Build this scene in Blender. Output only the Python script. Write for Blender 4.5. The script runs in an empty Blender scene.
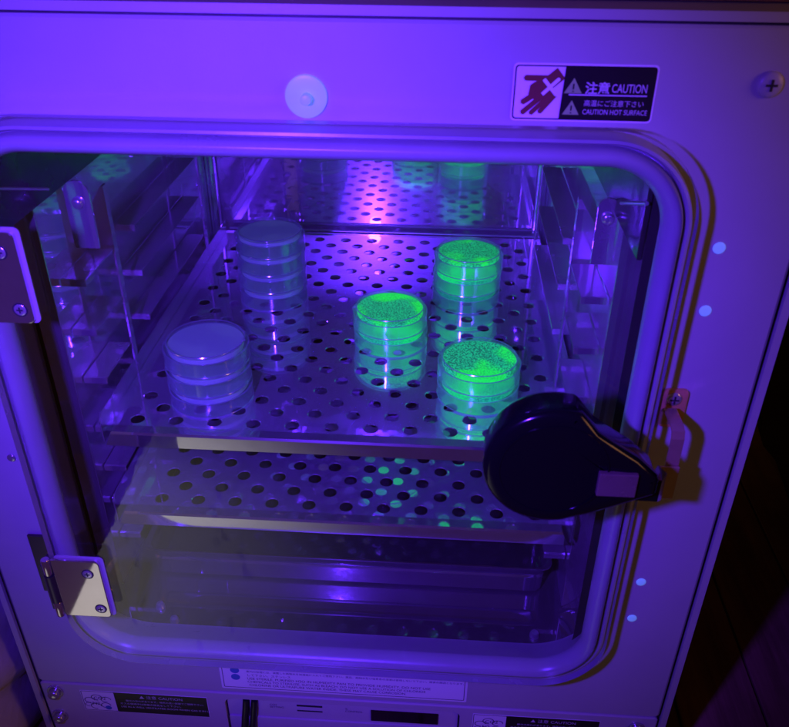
import bpy, bmesh, math, random
from mathutils import Vector, Matrix
random.seed(7)
S = bpy.context.scene
COL = S.collection
PI = math.pi

# ------------------------------------------------------------------ materials
def new_mat(name):
    m = bpy.data.materials.new(name); m.use_nodes = True
    nt = m.node_tree; nt.nodes.clear()
    return m, nt
def nd(nt, t, **kw):
    n = nt.nodes.new(t)
    for k, v in kw.items():
        if k in n.inputs: n.inputs[k].default_value = v
        else: setattr(n, k, v)
    return n
def lk(nt, a, b): nt.links.new(a, b)
def c4(c): return (c[0], c[1], c[2], 1)

def noise(nt, scale, detail=3, rough=.5, stretch=None):
    tc = nd(nt, 'ShaderNodeTexCoord')
    mp = nd(nt, 'ShaderNodeMapping')
    if stretch: mp.inputs['Scale'].default_value = stretch
    lk(nt, tc.outputs['Object'], mp.inputs[0])
    n = nd(nt, 'ShaderNodeTexNoise', Scale=scale, Detail=detail, Roughness=rough)
    lk(nt, mp.outputs[0], n.inputs['Vector'])
    return n
def ramp(nt, src, p0, c0, p1, c1):
    r = nd(nt, 'ShaderNodeValToRGB')
    r.color_ramp.elements[0].position = p0; r.color_ramp.elements[0].color = c4(c0)
    r.color_ramp.elements[1].position = p1; r.color_ramp.elements[1].color = c4(c1)
    lk(nt, src, r.inputs[0]); return r
def vramp(nt, src, a, b, c, d):
    r = nd(nt, 'ShaderNodeMapRange'); r.inputs[1].default_value = a; r.inputs[2].default_value = b
    r.inputs[3].default_value = c; r.inputs[4].default_value = d
    lk(nt, src, r.inputs[0]); return r.outputs[0]

def m_plain(name, col, rough=.4, metal=0., spec=.5, bump=0., bscale=300, var=.12, coat=0.):
    m, nt = new_mat(name)
    o = nd(nt, 'ShaderNodeOutputMaterial'); p = nd(nt, 'ShaderNodeBsdfPrincipled')
    p.inputs['Roughness'].default_value = rough; p.inputs['Metallic'].default_value = metal
    p.inputs['Specular IOR Level'].default_value = spec; p.inputs['Coat Weight'].default_value = coat
    n = noise(nt, 18, 5, .6)
    r = ramp(nt, n.outputs['Fac'], .3, [x*(1-var) for x in col], .7, [min(1, x*(1+var*.4)) for x in col])
    lk(nt, r.outputs[0], p.inputs['Base Color'])
    lk(nt, vramp(nt, n.outputs['Fac'], .3, .7, rough*.85, min(1, rough*1.2)), p.inputs['Roughness'])
    if bump:
        nb = noise(nt, bscale, 4); b = nd(nt, 'ShaderNodeBump'); b.inputs['Strength'].default_value = bump
        b.inputs['Distance'].default_value = .001
        lk(nt, nb.outputs['Fac'], b.inputs['Height']); lk(nt, b.outputs[0], p.inputs['Normal'])
    lk(nt, p.outputs[0], o.inputs[0]); return m

def m_steel(name, col=(.60, .60, .60), sharp=.06, wide=.5, mixw=.3, bump=.05, stretch=(1, 1, 1), bscale=9, brushed=(1, 1, 1), halo=.30, dif=.45):
    """polished stainless sheet: a crisp mirror lobe, a halo and a broad lobe from fine brushing, slightly wavy"""
    m, nt = new_mat(name)
    o = nd(nt, 'ShaderNodeOutputMaterial')
    P = []
    sm = noise(nt, 14, 6, .65)
    cr = ramp(nt, sm.outputs['Fac'], .3, [x*.86 for x in col], .65, col)
    n = noise(nt, bscale, 2, .4, stretch); bp = nd(nt, 'ShaderNodeBump')
    bp.inputs['Strength'].default_value = bump; bp.inputs['Distance'].default_value = .004
    lk(nt, n.outputs['Fac'], bp.inputs['Height'])
    for r in (sharp, .24, wide):
        p = nd(nt, 'ShaderNodeBsdfPrincipled'); p.inputs['Metallic'].default_value = 1; p.inputs['Roughness'].default_value = r
        lk(nt, cr.outputs[0], p.inputs['Base Color']); lk(nt, bp.outputs[0], p.inputs['Normal']); P.append(p)
    br = noise(nt, 260, 3, .6, brushed)
    lk(nt, vramp(nt, br.outputs['Fac'], .3, .7, sharp*.7, sharp*1.4), P[0].inputs['Roughness'])
    df = nd(nt, 'ShaderNodeBsdfDiffuse'); df.inputs[0].default_value = c4([x*.95 for x in col]); wd = nd(nt, 'ShaderNodeMixShader'); wd.inputs[0].default_value = dif*1.6
    lk(nt, P[2].outputs[0], wd.inputs[1]); lk(nt, df.outputs[0], wd.inputs[2])
    m1 = nd(nt, 'ShaderNodeMixShader'); m1.inputs[0].default_value = halo
    lk(nt, P[0].outputs[0], m1.inputs[1]); lk(nt, P[1].outputs[0], m1.inputs[2])
    mx = nd(nt, 'ShaderNodeMixShader')
    lk(nt, vramp(nt, sm.outputs['Fac'], .3, .7, mixw*.8, mixw*1.25), mx.inputs[0])
    lk(nt, m1.outputs[0], mx.inputs[1]); lk(nt, wd.outputs[0], mx.inputs[2]); lk(nt, mx.outputs[0], o.inputs[0])
    return m

def m_clear(name, tint=(.97, .98, .99), rough=.02, f0=.045, haze=0., hazecol=(.8, .85, .9), edge=0., streaks=False, wave=0.):
    """clear sheet: transparent, mirror share rising towards grazing angles, a little haze"""
    m, nt = new_mat(name)
    o = nd(nt, 'ShaderNodeOutputMaterial')
    t = nd(nt, 'ShaderNodeBsdfTransparent'); t.inputs[0].default_value = c4(tint)
    g = nd(nt, 'ShaderNodeBsdfGlossy'); g.inputs['Roughness'].default_value = rough; g.inputs[0].default_value = (1, 1, 1, 1)
    lw = nd(nt, 'ShaderNodeLayerWeight'); lw.inputs[0].default_value = .5
    pw = nd(nt, 'ShaderNodeMath', operation='POWER'); pw.inputs[1].default_value = 5
    lk(nt, lw.outputs['Facing'], pw.inputs[0])
    ma = nd(nt, 'ShaderNodeMath', operation='MULTIPLY_ADD'); ma.inputs[1].default_value = .9; ma.inputs[2].default_value = f0
    lk(nt, pw.outputs[0], ma.inputs[0]); fac = ma.outputs[0]
    if streaks:
        n = noise(nt, 75, 3, .6, (1, 1, .38)); w = vramp(nt, n.outputs['Fac'], .64, .70, 1., .35)
        mu = nd(nt, 'ShaderNodeMath', operation='MULTIPLY'); lk(nt, fac, mu.inputs[0]); lk(nt, w, mu.inputs[1]); fac = mu.outputs[0]
    if wave:
        nb = noise(nt, 60, 2); b = nd(nt, 'ShaderNodeBump'); b.inputs['Strength'].default_value = wave
        b.inputs['Distance'].default_value = .002
        lk(nt, nb.outputs['Fac'], b.inputs['Height']); lk(nt, b.outputs[0], g.inputs['Normal'])
    mx = nd(nt, 'ShaderNodeMixShader'); lk(nt, fac, mx.inputs[0])
    base = t.outputs[0]
    if haze:
        d = nd(nt, 'ShaderNodeBsdfDiffuse'); d.inputs[0].default_value = c4(hazecol)
        tl = nd(nt, 'ShaderNodeBsdfTranslucent'); tl.inputs[0].default_value = c4(hazecol)
        ad = nd(nt, 'ShaderNodeMixShader'); ad.inputs[0].default_value = .5
        lk(nt, d.outputs[0], ad.inputs[1]); lk(nt, tl.outputs[0], ad.inputs[2])
        hm = nd(nt, 'ShaderNodeMixShader'); lk(nt, t.outputs[0], hm.inputs[1]); lk(nt, ad.outputs[0], hm.inputs[2])
        p3 = nd(nt, 'ShaderNodeMath', operation='POWER'); p3.inputs[1].default_value = 3; lk(nt, lw.outputs['Facing'], p3.inputs[0])
        m2 = nd(nt, 'ShaderNodeMath', operation='MULTIPLY_ADD'); m2.inputs[1].default_value = edge; m2.inputs[2].default_value = haze
        lk(nt, p3.outputs[0], m2.inputs[0]); lk(nt, m2.outputs[0], hm.inputs[0]); base = hm.outputs[0]
    lk(nt, base, mx.inputs[1]); lk(nt, g.outputs[0], mx.inputs[2]); lk(nt, mx.outputs[0], o.inputs[0])
    return m

def m_agar(name, e0, e1, strength, base=(.3, .5, .35), speck=0., seed=0., lawn=None):
    """jelly that fluoresces under the violet torch, with colonies as fine specks"""
    m, nt = new_mat(name)
    o = nd(nt, 'ShaderNodeOutputMaterial'); p = nd(nt, 'ShaderNodeBsdfPrincipled')
    p.inputs['Base Color'].default_value = c4(base); p.inputs['Roughness'].default_value = .35
    tc = nd(nt, 'ShaderNodeTexCoord'); mp = nd(nt, 'ShaderNodeMapping'); mp.inputs['Location'].default_value = (seed, seed*.7, seed*.3)
    lk(nt, tc.outputs['Object'], mp.inputs[0])
    big = nd(nt, 'ShaderNodeTexNoise', Scale=26., Detail=2.); lk(nt, mp.outputs[0], big.inputs['Vector'])
    mixc = nd(nt, 'ShaderNodeMix', data_type='RGBA'); lk(nt, vramp(nt, big.outputs['Fac'], .49, .58, 0, 1), mixc.inputs[0])
    mixc.inputs[6].default_value = c4(e0); mixc.inputs[7].default_value = c4(e1)
    col = mixc.outputs[2]
    if speck:
        v = nd(nt, 'ShaderNodeTexVoronoi', Scale=950.); lk(nt, mp.outputs[0], v.inputs['Vector'])
        v2 = nd(nt, 'ShaderNodeTexNoise', Scale=820., Detail=3.); lk(nt, mp.outputs[0], v2.inputs['Vector'])
        a = vramp(nt, v2.outputs['Fac'], .46, .55, 0, 1)
        gate = vramp(nt, big.outputs['Fac'], .48, .60, 1., .35)
        mu = nd(nt, 'ShaderNodeMath', operation='MULTIPLY'); lk(nt, a, mu.inputs[0]); lk(nt, gate, mu.inputs[1])
        ms = nd(nt, 'ShaderNodeMath', operation='MULTIPLY'); lk(nt, mu.outputs[0], ms.inputs[0]); ms.inputs[1].default_value = speck
        dk = nd(nt, 'ShaderNodeMix', data_type='RGBA'); lk(nt, ms.outputs[0], dk.inputs[0])
        lk(nt, col, dk.inputs[6]); dk.inputs[7].default_value = c4([x*.20 for x in e0]); col = dk.outputs[2]
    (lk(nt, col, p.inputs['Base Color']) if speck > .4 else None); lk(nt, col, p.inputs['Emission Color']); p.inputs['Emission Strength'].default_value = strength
    lk(nt, p.outputs[0], o.inputs[0]); return m

def m_wood(name, c0, c1, rough=.45):
    m, nt = new_mat(name)
    o = nd(nt, 'ShaderNodeOutputMaterial'); p = nd(nt, 'ShaderNodeBsdfPrincipled')
    n = noise(nt, 30, 8, .7, (1, .07, 1)); r = ramp(nt, n.outputs['Fac'], .35, c0, .68, c1)
    n2 = noise(nt, 9, 4, .6)
    mx = nd(nt, 'ShaderNodeMix', data_type='RGBA', blend_type='MULTIPLY'); mx.inputs[0].default_value = .7
    r2 = ramp(nt, n2.outputs['Fac'], .3, (.35, .35, .35), .7, (1, 1, 1))
    lk(nt, r.outputs[0], mx.inputs[6]); lk(nt, r2.outputs[0], mx.inputs[7]); lk(nt, mx.outputs[2], p.inputs['Base Color'])
    p.inputs['Roughness'].default_value = rough
    b = nd(nt, 'ShaderNodeBump'); b.inputs['Strength'].default_value = .3; b.inputs['Distance'].default_value = .002
    lk(nt, n.outputs['Fac'], b.inputs['Height']); lk(nt, b.outputs[0], p.inputs['Normal'])
    lk(nt, p.outputs[0], o.inputs[0]); return m

M = {}
M['paint'] = m_plain('white_powder_coat', (.40, .41, .39), .36, bump=.10, bscale=900, var=.05, spec=.45)
M['paint2'] = m_plain('white_lower_paint', (.44, .43, .43), .4, bump=.10, bscale=900, var=.06)
M['seam'] = m_plain('dark_seam_gap', (.02, .02, .02), .6)
M['gasket'] = m_plain('silicone_gasket', (.40, .41, .42), .30, spec=.6, bump=.05, bscale=200, var=.10)
M['liner'] = m_steel('polished_chamber_steel', (.82, .77, .82), .03, .5, .22, .14, bscale=9, halo=.28)
M['liner_back'] = m_steel('polished_back_steel', (.86, .80, .86), .012, .5, .12, .03, bscale=6, halo=.24)
M['shelf'] = m_steel('polished_shelf_steel', (.84, .79, .84), .012, .5, .17, .03, bscale=7, halo=.26)
M['rail'] = m_steel('rail_steel', (.80, .72, .76), .05, .5, .22, .08, bscale=20, halo=.35)
M['jamb'] = m_steel('jamb_steel', (.66, .60, .62), .05, .5, .20, .10, bscale=12, stretch=(1, 1, .25))
M['floor_steel'] = m_steel('floor_steel', (.46, .44, .45), .04, .5, .16, .06, bscale=10, halo=.04)
M['dark_refl'] = m_steel('dark_reflection_steel', (.13, .12, .13), .14, .5, .3, .25, bscale=30)  # dark tone put in for steel that mirrors a dark ceiling
M['lip'] = m_steel('brushed_lip_steel', (.84, .81, .77), .05, .3, .08, .012, halo=.10, bscale=40, brushed=(.03, 1, 1))
M['hinge'] = m_steel('hinge_steel', (.80, .77, .72), .03, .4, .06, .0, bscale=20, halo=.08)
M['hinge_dark'] = m_plain('hinge_leaf_dark', (.10, .09, .09), .35, metal=.8)
M['screw'] = m_steel('screw_steel', (.7, .7, .7), .18, .4, .3, .05)
M['slot'] = m_plain('screw_slot_dark', (.015, .015, .02), .6)
M['glass'] = m_clear('door_glass', (.95, .97, .96), .004, .043, streaks=True, wave=.03)
M['glass_edge'] = m_plain('ground_glass_edge', (.30, .28, .34), .25, spec=.8)
M['plastic'] = m_clear('clear_polystyrene', (.975, .985, .99), .09, .06, haze=.030, edge=.30, hazecol=(.75, .85, .95), wave=.05)
M['plastic_rim'] = m_clear('clear_polystyrene_rim', (.93, .96, .98), .14, .30, haze=.34, edge=.3, hazecol=(.75, .88, .95))
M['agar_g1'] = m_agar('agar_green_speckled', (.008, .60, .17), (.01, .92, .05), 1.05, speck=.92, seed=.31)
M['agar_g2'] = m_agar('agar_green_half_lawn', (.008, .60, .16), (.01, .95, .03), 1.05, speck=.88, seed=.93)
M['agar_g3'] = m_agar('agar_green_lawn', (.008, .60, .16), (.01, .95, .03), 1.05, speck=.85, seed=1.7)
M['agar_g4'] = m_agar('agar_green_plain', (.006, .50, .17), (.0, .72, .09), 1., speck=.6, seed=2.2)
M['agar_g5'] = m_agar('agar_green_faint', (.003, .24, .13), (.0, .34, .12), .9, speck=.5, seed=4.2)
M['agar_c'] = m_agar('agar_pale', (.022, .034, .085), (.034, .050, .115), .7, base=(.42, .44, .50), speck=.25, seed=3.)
M['knob'] = m_plain('black_knob_plastic', (.004, .004, .005), .13, spec=.32, var=.1)
M['warm_strap'] = m_steel('warm_lit_strap', (.55, .40, .27), .16, .5, .45, .05, bscale=30)  # brown cast of the warm light put into the metal colour
M['strike'] = m_plain('warm_lit_strike_plate', (.62, .34, .14), .38, metal=.25)  # orange of the warm light is painted into this tab
M['insert'] = m_steel('knob_insert_steel', (.26, .17, .17), .22, .5, .5, .02)
M['label_w'] = m_plain('label_white', (.78, .77, .78), .3, var=.03)
M['label_k'] = m_plain('label_black', (.012, .01, .012), .3, var=.1)
M['label_f'] = m_plain('label_frame', (.06, .05, .08), .35)
M['label_y'] = m_plain('label_yellow', (.28, .55, .16), .4)
M['label_r'] = m_plain('label_brown_red', (.16, .045, .025), .4)
M['label_b'] = m_plain('label_blue', (.04, .10, .42), .4)
M['print'] = m_plain('label_print_dark', (.05, .045, .07), .4)
M['print_w'] = m_plain('label_print_light', (.55, .54, .58), .4)
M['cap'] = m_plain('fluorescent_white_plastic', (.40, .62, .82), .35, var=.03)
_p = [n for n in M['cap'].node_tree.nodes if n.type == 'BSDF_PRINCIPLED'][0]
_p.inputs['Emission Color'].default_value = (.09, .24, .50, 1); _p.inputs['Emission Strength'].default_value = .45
M['bolt'] = m_steel('bolt_steel', (.5, .5, .5), .15, .4, .3, .1)
M['cable'] = m_plain('black_cable', (.012, .012, .014), .35)
M['screen'] = m_plain('dark_display', (.012, .004, .006), .12, spec=.6)
M['wood'] = m_wood('dark_wood_planks', (.20, .09, .05), (.55, .30, .16))
M['wood_top'] = m_wood('brown_board', (.10, .04, .015), (.22, .09, .035), .6)
M['black_bag'] = m_plain('black_plastic_film', (.004, .004, .005), .22, spec=.5, bump=1., bscale=14)
M['foam'] = m_plain('pale_foam', (.45, .42, .50), .8, bump=.6, bscale=120)

# ------------------------------------------------------------------ helpers
ORG = {}
def setp(o, label=None, cat=None, group=None, kind=None):
    if label: o['label'] = label
    if cat: o['category'] = cat
    if group: o['group'] = group
    if kind: o['kind'] = kind
    return o
def thing(name, loc, label, cat, group=None):
    o = bpy.data.objects.new(name, None); COL.objects.link(o); o.location = loc; o.empty_display_size = .01
    ORG[o] = Vector(loc); return setp(o, label, cat, group)
def obj(name, bm, mat, parent=None, smooth=None, label=None):
    """link one bmesh (in world coordinates) as one mesh object"""
    org = ORG[parent] if parent else Vector((0, 0, 0))
    bmesh.ops.recalc_face_normals(bm, faces=bm.faces)
    bmesh.ops.translate(bm, verts=bm.verts, vec=-org)
    me = bpy.data.meshes.new(name); bm.to_mesh(me); bm.free()
    for m in (mat if isinstance(mat, (list, tuple)) else [mat]): me.materials.append(m)
    o = bpy.data.objects.new(name, me); COL.objects.link(o)
    if parent: o.parent = parent
    ORG[o] = org
    if smooth is not None:
        for p in me.polygons: p.use_smooth = True
        try: me.set_sharp_from_angle(angle=math.radians(smooth))
        except Exception: pass
    if label: o['label'] = label
    return o
def B(): return bmesh.new()
def box(bm, x0, x1, y0, y1, z0, z1, bev=0., seg=2, mi=0):
    r = bmesh.ops.create_cube(bm, size=1)
    vs = r['verts']
    for v in vs:
        v.co = Vector((x0+(x1-x0)*(v.co.x+.5), y0+(y1-y0)*(v.co.y+.5), z0+(z1-z0)*(v.co.z+.5)))
    fs = list({f for v in vs for f in v.link_faces})
    for f in fs: f.material_index = mi
    if bev:
        es = list({e for v in vs for e in v.link_edges})
        bmesh.ops.bevel(bm, geom=es, offset=bev, segments=seg, affect='EDGES', profile=.6)
    return vs
def rrect(x0, x1, z0, z1, r, n=10):
    """rounded rectangle, counterclockwise in x/z"""
    pts = []
    for cx, cz, a0 in ((x1-r, z1-r, 0), (x0+r, z1-r, PI/2), (x0+r, z0+r, PI), (x1-r, z0+r, 1.5*PI)):
        for i in range(n+1):
            a = a0+PI/2*i/n; pts.append((cx+r*math.cos(a), cz+r*math.sin(a)))
    return pts
def loft(bm, loops, close_ends=True, cyc=True, mi=0, cap0=None, cap1=None):
    L = [[bm.verts.new(p) for p in lp] for lp in loops]
    n = len(L[0])
    for a, b in zip(L[:-1], L[1:]):
        for i in range(n if cyc else n-1):
            j = (i+1) % n
            f = bm.faces.new((a[i], a[j], b[j], b[i])); f.material_index = mi
    if close_ends if cap0 is None else cap0: bm.faces.new(L[0]).material_index = mi
    if close_ends if cap1 is None else cap1: bm.faces.new(L[-1]).material_index = mi
    return L
def prism_y(bm, pts, y0, y1, bev=0., mi=0):
    """solid from an x/z outline, y0 (front) to y1"""
    if bev:
        cx = sum(p[0] for p in pts)/len(pts); cz = sum(p[1] for p in pts)/len(pts)
        def ins(d):
            out = []; n = len(pts)
            for i in range(n):
                a, b, c = pts[i-1], pts[i], pts[(i+1) % n]
                t = Vector((c[0]-a[0], c[1]-a[1])); t.normalize()
                nn = Vector((-t.y, t.x))
                if nn.dot(Vector((cx-b[0], cz-b[1]))) < 0: nn = -nn
                out.append((b[0]+nn.x*d, b[1]+nn.y*d))
            return out
        loops = [[(x, y0, z) for x, z in ins(bev)], [(x, y0+bev*.3, z) for x, z in ins(bev*.3)], [(x, y0+bev, z) for x, z in pts], [(x, y1, z) for x, z in pts]]
    else:
        loops = [[(x, y0, z) for x, z in pts], [(x, y1, z) for x, z in pts]]
    return loft(bm, loops, mi=mi)
def lathe_z(bm, prof, cx, cy, n=64, mi=0):
    L = [[bm.verts.new((cx+r*math.cos(2*PI*i/n), cy+r*math.sin(2*PI*i/n), z)) for i in range(n)] for r, z in prof]
    k = len(L)
    for a in range(k):
        A, Bq = L[a], L[(a+1) % k]
        for i in range(n):
            j = (i+1) % n; bm.faces.new((A[i], A[j], Bq[j], Bq[i])).material_index = mi
def disc_y(bm, cx, cz, r, y0, y1, n=32, dome=0., mi=0):
    """disc facing the front (-y) from y0 (front) to y1, optional domed face"""
    loops = []
    if dome:
        for k in range(5, 0, -1):
            t = k/5*PI/2
            loops.insert(0, [(cx+r*math.sin(t)*math.cos(2*PI*i/n), y0+dome*(1-math.cos(t)), cz+r*math.sin(t)*math.sin(2*PI*i/n)) for i in range(n)])
        loops.append([(cx+r*math.cos(2*PI*i/n), y1, cz+r*math.sin(2*PI*i/n)) for i in range(n)])
    else:
        loops = [[(cx+r*math.cos(2*PI*i/n), y, cz+r*math.sin(2*PI*i/n)) for i in range(n)] for y in (y0, y1)]
    loft(bm, loops, mi=mi)
def tube(bm, pts, r, n=12, mi=0):
    pts = [Vector(p) for p in pts]; loops = []
    up = Vector((0, 0, 1))
    for i, p in enumerate(pts):
        t = (pts[min(i+1, len(pts)-1)]-pts[max(i-1, 0)]).normalized()
        u = t.cross(up if abs(t.z) < .9 else Vector((1, 0, 0))).normalized(); w = t.cross(u)
        loops.append([p+(u*math.cos(2*PI*k/n)+w*math.sin(2*PI*k/n))*r for k in range(n)])
    loft(bm, loops, mi=mi)
def frame_plate(bm, outer, inner, y0, y1, mi=0):
    """plate with an opening; outer and inner x/z outlines have the same point count and start angle"""
    n = len(outer)
    rings = [[(x, y0, z) for x, z in outer], [(x, y0, z) for x, z in inner], [(x, y1, z) for x, z in inner], [(x, y1, z) for x, z in outer]]
    L = [[bm.verts.new(p) for p in r] for r in rings]
    for a in range(4):
        A, C = L[a], L[(a+1) % 4]
        for i in range(n):
            j = (i+1) % n; bm.faces.new((A[i], A[j], C[j], C[i])).material_index = mi

def text_mesh(bm, s, x, z, y, size, mi=0, align='LEFT', sx=1., bold=0.):
    """lettering laid flat on the front, as faces in bm"""
    cu = bpy.data.curves.new('t', 'FONT'); cu.body = s; cu.size = size; cu.align_x = align; cu.resolution_u = 3
    cu.offset = bold
    o = bpy.data.objects.new('t', cu); COL.objects.link(o)
    dg = bpy.context.evaluated_depsgraph_get(); dg.update()
    me = bpy.data.meshes.new_from_object(o.evaluated_get(dg))
    b2 = bmesh.new(); b2.from_mesh(me)
    for v in b2.verts: v.co = Vector((x+v.co.x*sx, y, z+v.co.y))
    for f in b2.faces: f.material_index = mi
    m2 = bpy.data.meshes.new('tmp'); b2.to_mesh(m2); b2.free(); bm.from_mesh(m2)
    for f in list(bm.faces)[-len(m2.polygons):] if len(m2.polygons) else []: f.material_index = mi
    bpy.data.objects.remove(o); bpy.data.curves.remove(cu); bpy.data.meshes.remove(me); bpy.data.meshes.remove(m2)
def flat(bm, pts, y, mi=0):
    bm.faces.new([bm.verts.new((x, y, z)) for x, z in pts]).material_index = mi

# ------------------------------------------------------------------ measures (metres; x right, y into the cabinet, z up from the upper shelf)
YP = .376                                   # front panel
WL, WR = -.242, .1055                       # chamber side walls
YB, ZF, ZC = .800, -.160, .262              # back wall, floor, ceiling
GX0, GX1, GZ0, GZ1, GR = -.2300, .1050, -.1365, .2125, .030   # gasket opening

inc = thing('incubator', (-.058, YP, -.252), 'white bench incubator with its round-cornered window and perforated shelves inside', 'incubator')

# cabinet shell behind the panel
bm = B()
SX0, SX1, SZ1 = -.2985, .1800, .2790
box(bm, SX0, SX0+.003, YP+.001, .86, -.30, SZ1)
box(bm, SX1-.003, SX1, YP+.001, .86, -.30, SZ1)
box(bm, SX0+.0031, SX1-.0031, YP+.001, .86, SZ1-.003, SZ1)
box(bm, SX0+.0031, SX1-.0031, .857, .86, -.30, SZ1-.0032)
# rolled front rim of the shell
out = rrect(SX0, SX1, -.30, SZ1, .004, 6); inn = rrect(SX0+.0042, SX1-.0042, -.2958, SZ1-.0042, .003, 6)
frame_plate(bm, out, inn, YP-.0015, YP+.0011)
obj('cabinet_shell', bm, M['paint'], inc, 40)
bm = B(); frame_plate(bm, rrect(SX0+.0043, SX1-.0043, -.2957, SZ1-.0043, .003, 6), rrect(SX0+.02, SX1-.02, -.2, .25, .02, 6), YP+.004, YP+.006)
obj('seam_gap', bm, M['seam'], inc)

# front panel
PX0, PX1, PZ0, PZ1 = SX0+.0058, SX1-.0058, -.2010, SZ1-.0058
bm = B()
N = 14
po = rrect(PX0, PX1, PZ0, PZ1, .003, N); pi_ = rrect(GX0-.010, GX1+.010, GZ0-.010, GZ1+.010, GR+.01, N)
po2 = rrect(PX0+.0015, PX1-.0015, PZ0+.0015, PZ1-.0015, .003, N)
L = []
for lp, y in ((po, YP+.006), (po, YP+.0012), (po2, YP), (pi_, YP), (pi_, YP+.010), ):
    L.append([bm.verts.new((x, y, z)) for x, z in lp])
for a, b in zip(L[:-1], L[1:]):
    for i in range(len(a)):
        j = (i+1) % len(a); bm.faces.new((a[i], a[j], b[j], b[i]))
obj('front_panel', bm, M['paint'], inc)

# gasket: swept profile (offset outwards, y)
prof = [(.0150, .396), (.0138, .3925), (.0012, .3730), (.0002, .3705), (.0006, .3668), (.0026, .3628), (.0055, .3606), (.0082, .3612), (.0096, .3645), (.0100, .3690),
        (.0107, .3692), (.0111, .3655), (.0122, .3636), (.0136, .3640), (.0144, .3672), (.0147, .3765)]
bm = B(); loops = []
for d, y in prof:
    loops.append([(x, y, z) for x, z in rrect(GX0-d, GX1+d, GZ0-d, GZ1+d, GR+d, 20)])
loft(bm, loops, close_ends=False)
obj('door_gasket', bm, M['gasket'], inc, 60)

# chamber liner
T = .003
def liner(name, mat, *a):
    bm = B(); box(bm, *a); return obj(name, bm, mat, inc)
bw = liner('back_wall', M['liner_back'], WL, WR, YB, YB+T, ZF, ZC)
for v in bw.data.vertices: v.co.y -= (v.co.z+ORG[bw].z)*math.tan(math.radians(.53))      # the sheet leans in slightly at the top
liner('side_wall', M['liner'], WL-T, WL-.0001, .440, YB+T, ZF, ZC)
liner('side_wall', M['liner'], WR+.0001, WR+T, .440, YB+T, ZF, ZC)
liner('chamber_floor', M['floor_steel'], WL, WR, .386, YB-.0001, ZF-T, ZF)
liner('chamber_ceiling', M['liner'], WL, WR, .400, YB-.0001, ZC, ZC+T)
for s, xw in ((1, WL), (-1, WR)):
    bm = B(); n = 8; r = .009; A = []
    for z in (ZF+.0005, ZC-.0005):
        A.append([(xw+s*(r+.0003)-s*r*math.cos(PI/2*i/n), YB-.0030-r+r*math.sin(PI/2*i/n), z) for i in range(n+1)])
    loft(bm, A, close_ends=False, cyc=False)
    obj('corner_fillet', bm, M['liner'], inc, 60)
# throat between gasket and liner: rounded tunnel
bm = B()
def thr(y, g): return [(x, y, z) for x, z in rrect(WL-.0160-g, WR+.0160+g, ZF-.0035+.012*0-g, .232+g, .034, 12)]
loft(bm, [thr(.387, -.006), thr(.392, 0), thr(.438, 0), thr(.439, .004), thr(.391, .004), thr(.386, -.004)], close_ends=False)
obj('throat_liner', bm, M['floor_steel'], inc, 40)
bm = B(); frame_plate(bm, rrect(SX0+.0045, SX1-.0045, -.20, SZ1-.0045, .003, 12), rrect(WL+.001, WR-.001, ZF+.001, .231, .030, 12), .3862, .3868)
obj('panel_backing', bm, M['seam'], inc)

# jamb covers, added dark plates painting in the wall's dark reflection, thumb-screw brackets
for s, xw in ((1, WL), (-1, WR)):
    bm = B(); x0 = xw+s*.0012
    box(bm, min(xw-s*.0138, xw+s*.0004), max(xw-s*.0138, xw+s*.0004), .4385, .4397, -.158, .157, .0004, 2)
    
    obj('jamb_cover', bm, M['jamb'], inc)
    bm = B()
    box(bm, min(xw+s*.0004, xw+s*.0034), max(xw+s*.0004, xw+s*.0034), .389, .548, .157, .232, .0006, 1)
    obj('dark_reflection_plate', bm, M['dark_refl'], inc)
    bm = B(); tube(bm, [(-.2375, .4541, .1628), (-.2375, .395, .1842)] if s > 0 else [(.1012, .4384, .1699), (.1012, .385, .1895)], .0011, 10)
    obj('retaining_rod', bm, M['screw'], inc, 40)
    # rounded top hanging bracket with screw
    cx = -.2215 if s > 0 else .0985
    hw = .0078 if s > 0 else .0060
    pts = [(cx-hw, .124), (cx+hw, .124)] + [(cx+hw*math.cos(a), .160+hw*math.sin(a)) for a in [PI*i/10 for i in range(11)]]
    bm = B(); prism_y(bm, pts, .456, .458)
    br = obj('hanging_bracket', bm, M['rail'], inc)
    bm = B(); disc_y(bm, cx, .154, .0036, .4525, .4558, 20, dome=.002); obj('screw', bm, M['screw'], br, 40)

# shelf rails: front and back group each side, angle strips with a turned-down front tab
levels = [.104, .0675, .0295, -.0125, -.0480, -.0795, -.115]
for s, xw in ((1, WL), (-1, WR)):
    for z in levels:
        for (ya, yb_) in ((.452, .500), (.545, .705)):
            bm = B(); w = .0170
            xa, xb = sorted((xw+s*.0005, xw+s*w))
            box(bm, xa, xb, ya, yb_, z-.0012, z, .0003, 1)                   # support flange
            pass
            box(bm, xa+.0001, xb-.0001, ya-.0013, ya-.0001, z-.0050, z+.0001, .0003, 1)                                 # front tab
            obj('shelf_rail', bm, M['rail'], inc)
    for yp in (.504, .712):
        bm = B(); x0, x1 = sorted((xw+s*.0006, xw+s*.0150)); zt = .148
        if yp < .6: prism_y(bm, [(xw+s*.0006, zt-.022), (xw+s*.0006, zt-.048), (xw+s*.0150, zt-.048), (xw+s*.0150, zt)], yp, yp+.0012)
        xe = xw+s*.0150; a, b = sorted((xe, xe+s*.0014)); box(bm, a, b, yp, yp+.006, ZF+.002, zt-.0005)
        obj('rail_post', bm, M['rail'], inc)
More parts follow.
